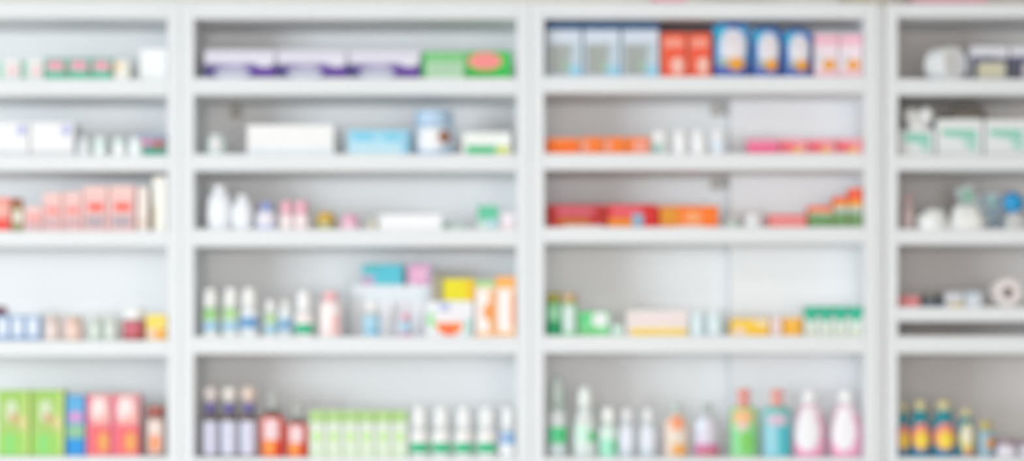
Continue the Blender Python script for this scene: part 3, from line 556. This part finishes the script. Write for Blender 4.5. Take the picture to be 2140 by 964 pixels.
bm_obj('dome_shell', lathe_bm([(.062, 0), (.062, .004), (.056, .008), (.05, .028), (.036, .043), (.018, .05), (0, .052)], 28, .7), mat('#9d938a', 'clear'), t, smooth=True)
bm_obj('rim', lathe_bm([(.062, 0), (.066, 0), (.066, .004), (.062, .004)], 28, .7), mat('#b9b2a8', 'plastic'), t)
# third shelf
blob('small_bag', 'small dusty pink bag standing by the side panel', 'bag', 4, 2, X(1898, .06), .07, .040, .05, .088, '#d9c6c6', seed=2, amp=.12,
     parts=[('bag_seal', 0, .088, .014, .006, .008, '#e0b8b6', 'plastic', 4)])
blob('white_bag', 'low crumpled white bag in front, left of the pair', 'bag', 4, 2, X(1950, .05), .045, .084, .06, .056, '#f2f4f4', seed=6, amp=.16,
     parts=[('bag_fold', .012, .045, .02, .016, .012, '#f4f6f6', 'plastic', 2)])
blob('white_bag', 'higher crumpled white bag before the clear blister packs', 'bag', 4, 2, X(2022, .05), .045, .1, .06, .066, '#f4f5f4', seed=9, amp=.16,
     parts=[('bag_fold', -.02, .056, .02, .016, .012, '#f6f6f6', 'plastic', 5)])
def blister(label, xc, y, z, w, h, tilt, card, bub, mark):
    t = thing('blister_pack', label, 'blister pack', 4, 2, xc, y, z, 0, 'leaning blister packs'); t.rotation_euler = (math.radians(-12), math.radians(tilt), 0)
    bm_obj('backing_card', box_bm(-w/2, w/2, 0, .0012, 0, h, .0004), mat(card, 'paper'), t)
    for i in range(2):
        for j in range(3):
            x0 = -w/2 + w*(.1 + .43*i); z0 = h*(.08 + .3*j)
            bm_obj('blister', box_bm(x0, x0 + w*.36, -.007, .0002, z0, z0 + h*.22, .003), mat(bub, 'clear'), t)
    patch(lambda u, v, o: (w*(u-.5), -.0072-o, h*v), (E, .3, .62, .75, .9), mark, 'emblem', t)
    return t
zb = shelf_z(4, 2) + .001
blister('pale green blister pack leaning steeply to the left', X(2052, .12), .125, zb + .013, .052, .125, -24, '#d3dedd', '#d9e6e6', '#93cdb0')
blister('pale blue blister pack leaning upright behind white bag', X(2084, .12), .145, zb + .005, .05, .105, -6, '#cfdde6', '#c9def0', '#9fd3c4')
blob('grey_bag', 'grey translucent bag standing below the blue rosette', 'bag', 4, 2, X(2122, .08), .08, .065, .05, .052, '#d5d6d6', seed=12, amp=.14,
     parts=[('bag_seal', 0, .05, .012, .006, .008, '#dadada', 'plastic', 3)])
# round blue bottle-top sponge on the grey bag
t = thing('blue_sponge', 'bright blue scalloped bath sponge resting on the grey bag', 'sponge', 4, 2, X(2115, .1), .085, Z(446, .07))
bm = bmesh.new(); bmesh.ops.create_icosphere(bm, subdivisions=4, radius=.029)
for v in bm.verts:
    n = v.co.normalized(); v.co = n * .029 * (1 + .12 * math.sin(9*math.atan2(n.z, n.x)) * (1 - abs(n.y)) + .06*noise.noise(n*6)) * 1.0; v.co.y *= .7; v.co.z += .029
bm_obj('sponge_body', bm, mat('#149fdc', 'plastic'), t, smooth=True)
bm_obj('hanging_loop', lathe_bm([(.006, .056), (.0075, .0565), (.0075, .060), (.006, .0605), (.0055, .058), (.006, .056)], 16), mat('#1b86c0', 'plastic'), t)
# fourth shelf
carton(4, 3, 1879, 1923, 619, '#d98a8c', 'small dusty red carton by the side panel', [(R, .05, .1, .95, .6, '#dd7d80', 'label')], d=.06)
bottle(4, 3, 1927, 1971, 614, '#5f6a74', 'low dark slate jar beside the dusty red carton', 'jar', .7, 'cyl', .95, '#6f6a62', [(R, .1, .1, .9, .7, '#54606c', 'label')], cat='jar', name='jar')
carton(4, 3, 1974, 2014, 612, '#c9cbd2', 'small pale grey carton with yellow base', [(R, .3, .04, .98, .3, '#e0c98a', 'stripe'), (R, .1, .5, .9, .9, '#d9dce3', 'label')], d=.06)
carton(4, 3, 2016, 2052, 610, '#cfd6de', 'small pale blue carton beside the tape roll', [(R, .1, .1, .9, .6, '#dde3ea', 'label'), (R, .0, .8, 1, .97, '#b4c6d4', 'stripe')], d=.06)
roll('large pinkish white tape roll with brown core', 4, 3, X(2103, .05), .07, 31/S, .05, 12/S, '#eee6e6', '#b09a94', math.radians(6), 'tape_roll', 'tape roll')
# bottom shelf
def sauce(a, b, tp, lab, s):
    d1 = [(R, .02, .02, .98, .16, '#1583ae', 'stripe'), (R, .02, .76, .98, .95, '#1592a0', 'stripe'), (E, .02, .14, .98, .74, '#f28a86', 'label'), (E, .1, .17, .9, .6, '#f5b85a', 'label'), (E, .26, .2, .8, .52, '#fbe04a', 'picture')]
    d2 = [(E, .06, .12, .94, .88, '#ecd95a', 'label'), (E, .16, .3, .84, .84, '#f0ead2', 'label'), (R, .25, .06, .85, .2, '#efa57a', 'stripe')]
    bottle(4, 4, a, b, tp, '#1796ae', lab, 'syrup', .8, 'dome', .64, '#d3ca9c', d1 if s == 0 else d2, group='teal bottles with yellow labels')
sauce(1858+19, 1902, 840, 'teal bottle with yellow label against the side panel', 0)
sauce(1904, 1948, 835, 'teal bottle with yellow and red label, second from panel', 0)
sauce(1951, 2001, 835, 'teal bottle with yellow and red label, third from panel', 0)
sauce(2004, 2040, 852, 'smaller teal bottle with pale cream and yellow label', 1)
bottle(4, 4, 2046, 2078, 880, '#8fb6c6', 'small blue bottle with olive cap and orange side', 'straight', .75, 'cyl', .85, '#bfb06a', [(R, .1, .05, .6, .9, '#9fc0cf', 'label'), (E, .5, .3, .98, .7, '#f0a02e', 'emblem')])
for i, (a, b) in enumerate([(2082, 2131), (2134, 2183)]):
    bottle(4, 4, a, b, 920, '#e4dfec', ['low white jar with mauve lid beside small blue bottle', 'low white jar with mauve lid at the picture edge'][i], 'jar', .7, 'cyl', .95, '#a58a9c', [(E, .1, .1, .9, .85, '#efecf6', 'label')], cat='jar', name='jar', group='white jars with mauve lids')

# on top of the units, only their lower edges reach into the picture
def on_top(px0, px1, topy, color, label, h, stripe):
    yf = .04; w = X(px1, yf) - X(px0, yf); d = .16
    t = bpy.data.objects.new('carton', None); col.objects.link(t); t.location = ((X(px0, yf) + X(px1, yf)) / 2, yf + d/2, Z(topy) + .0006)
    tag(t, label, 'box', 'cartons on top of the shelving units')
    bm_obj('carton_body', box_bm(-w/2, w/2, -d/2, d/2, 0, h, .0015), mat(color), t)
    bm_obj('closing_flap', box_bm(-w/2+.003, w/2-.003, -d/2+.003, d/2-.02, h-.0004, h+.0008), mat(color), t)
    patch(lambda u, v, o: (w*(u-.5), -d/2-o, h*v), (R, .05, .45, .95, .8), stripe, 'label', t)
on_top(1366, 1436, 6, '#e6a9b4', 'pink carton on top of the unit with the blue pouches', .11, '#f4dfe2')
on_top(1768, 1826, 6, '#b8b098', 'beige carton on top of the unit with the blue pouches', .12, '#cfc9b6')
on_top(1908, 2062, 8, '#d9a5ae', 'long pink carton on top of the right edge unit', .12, '#f0dfe2')
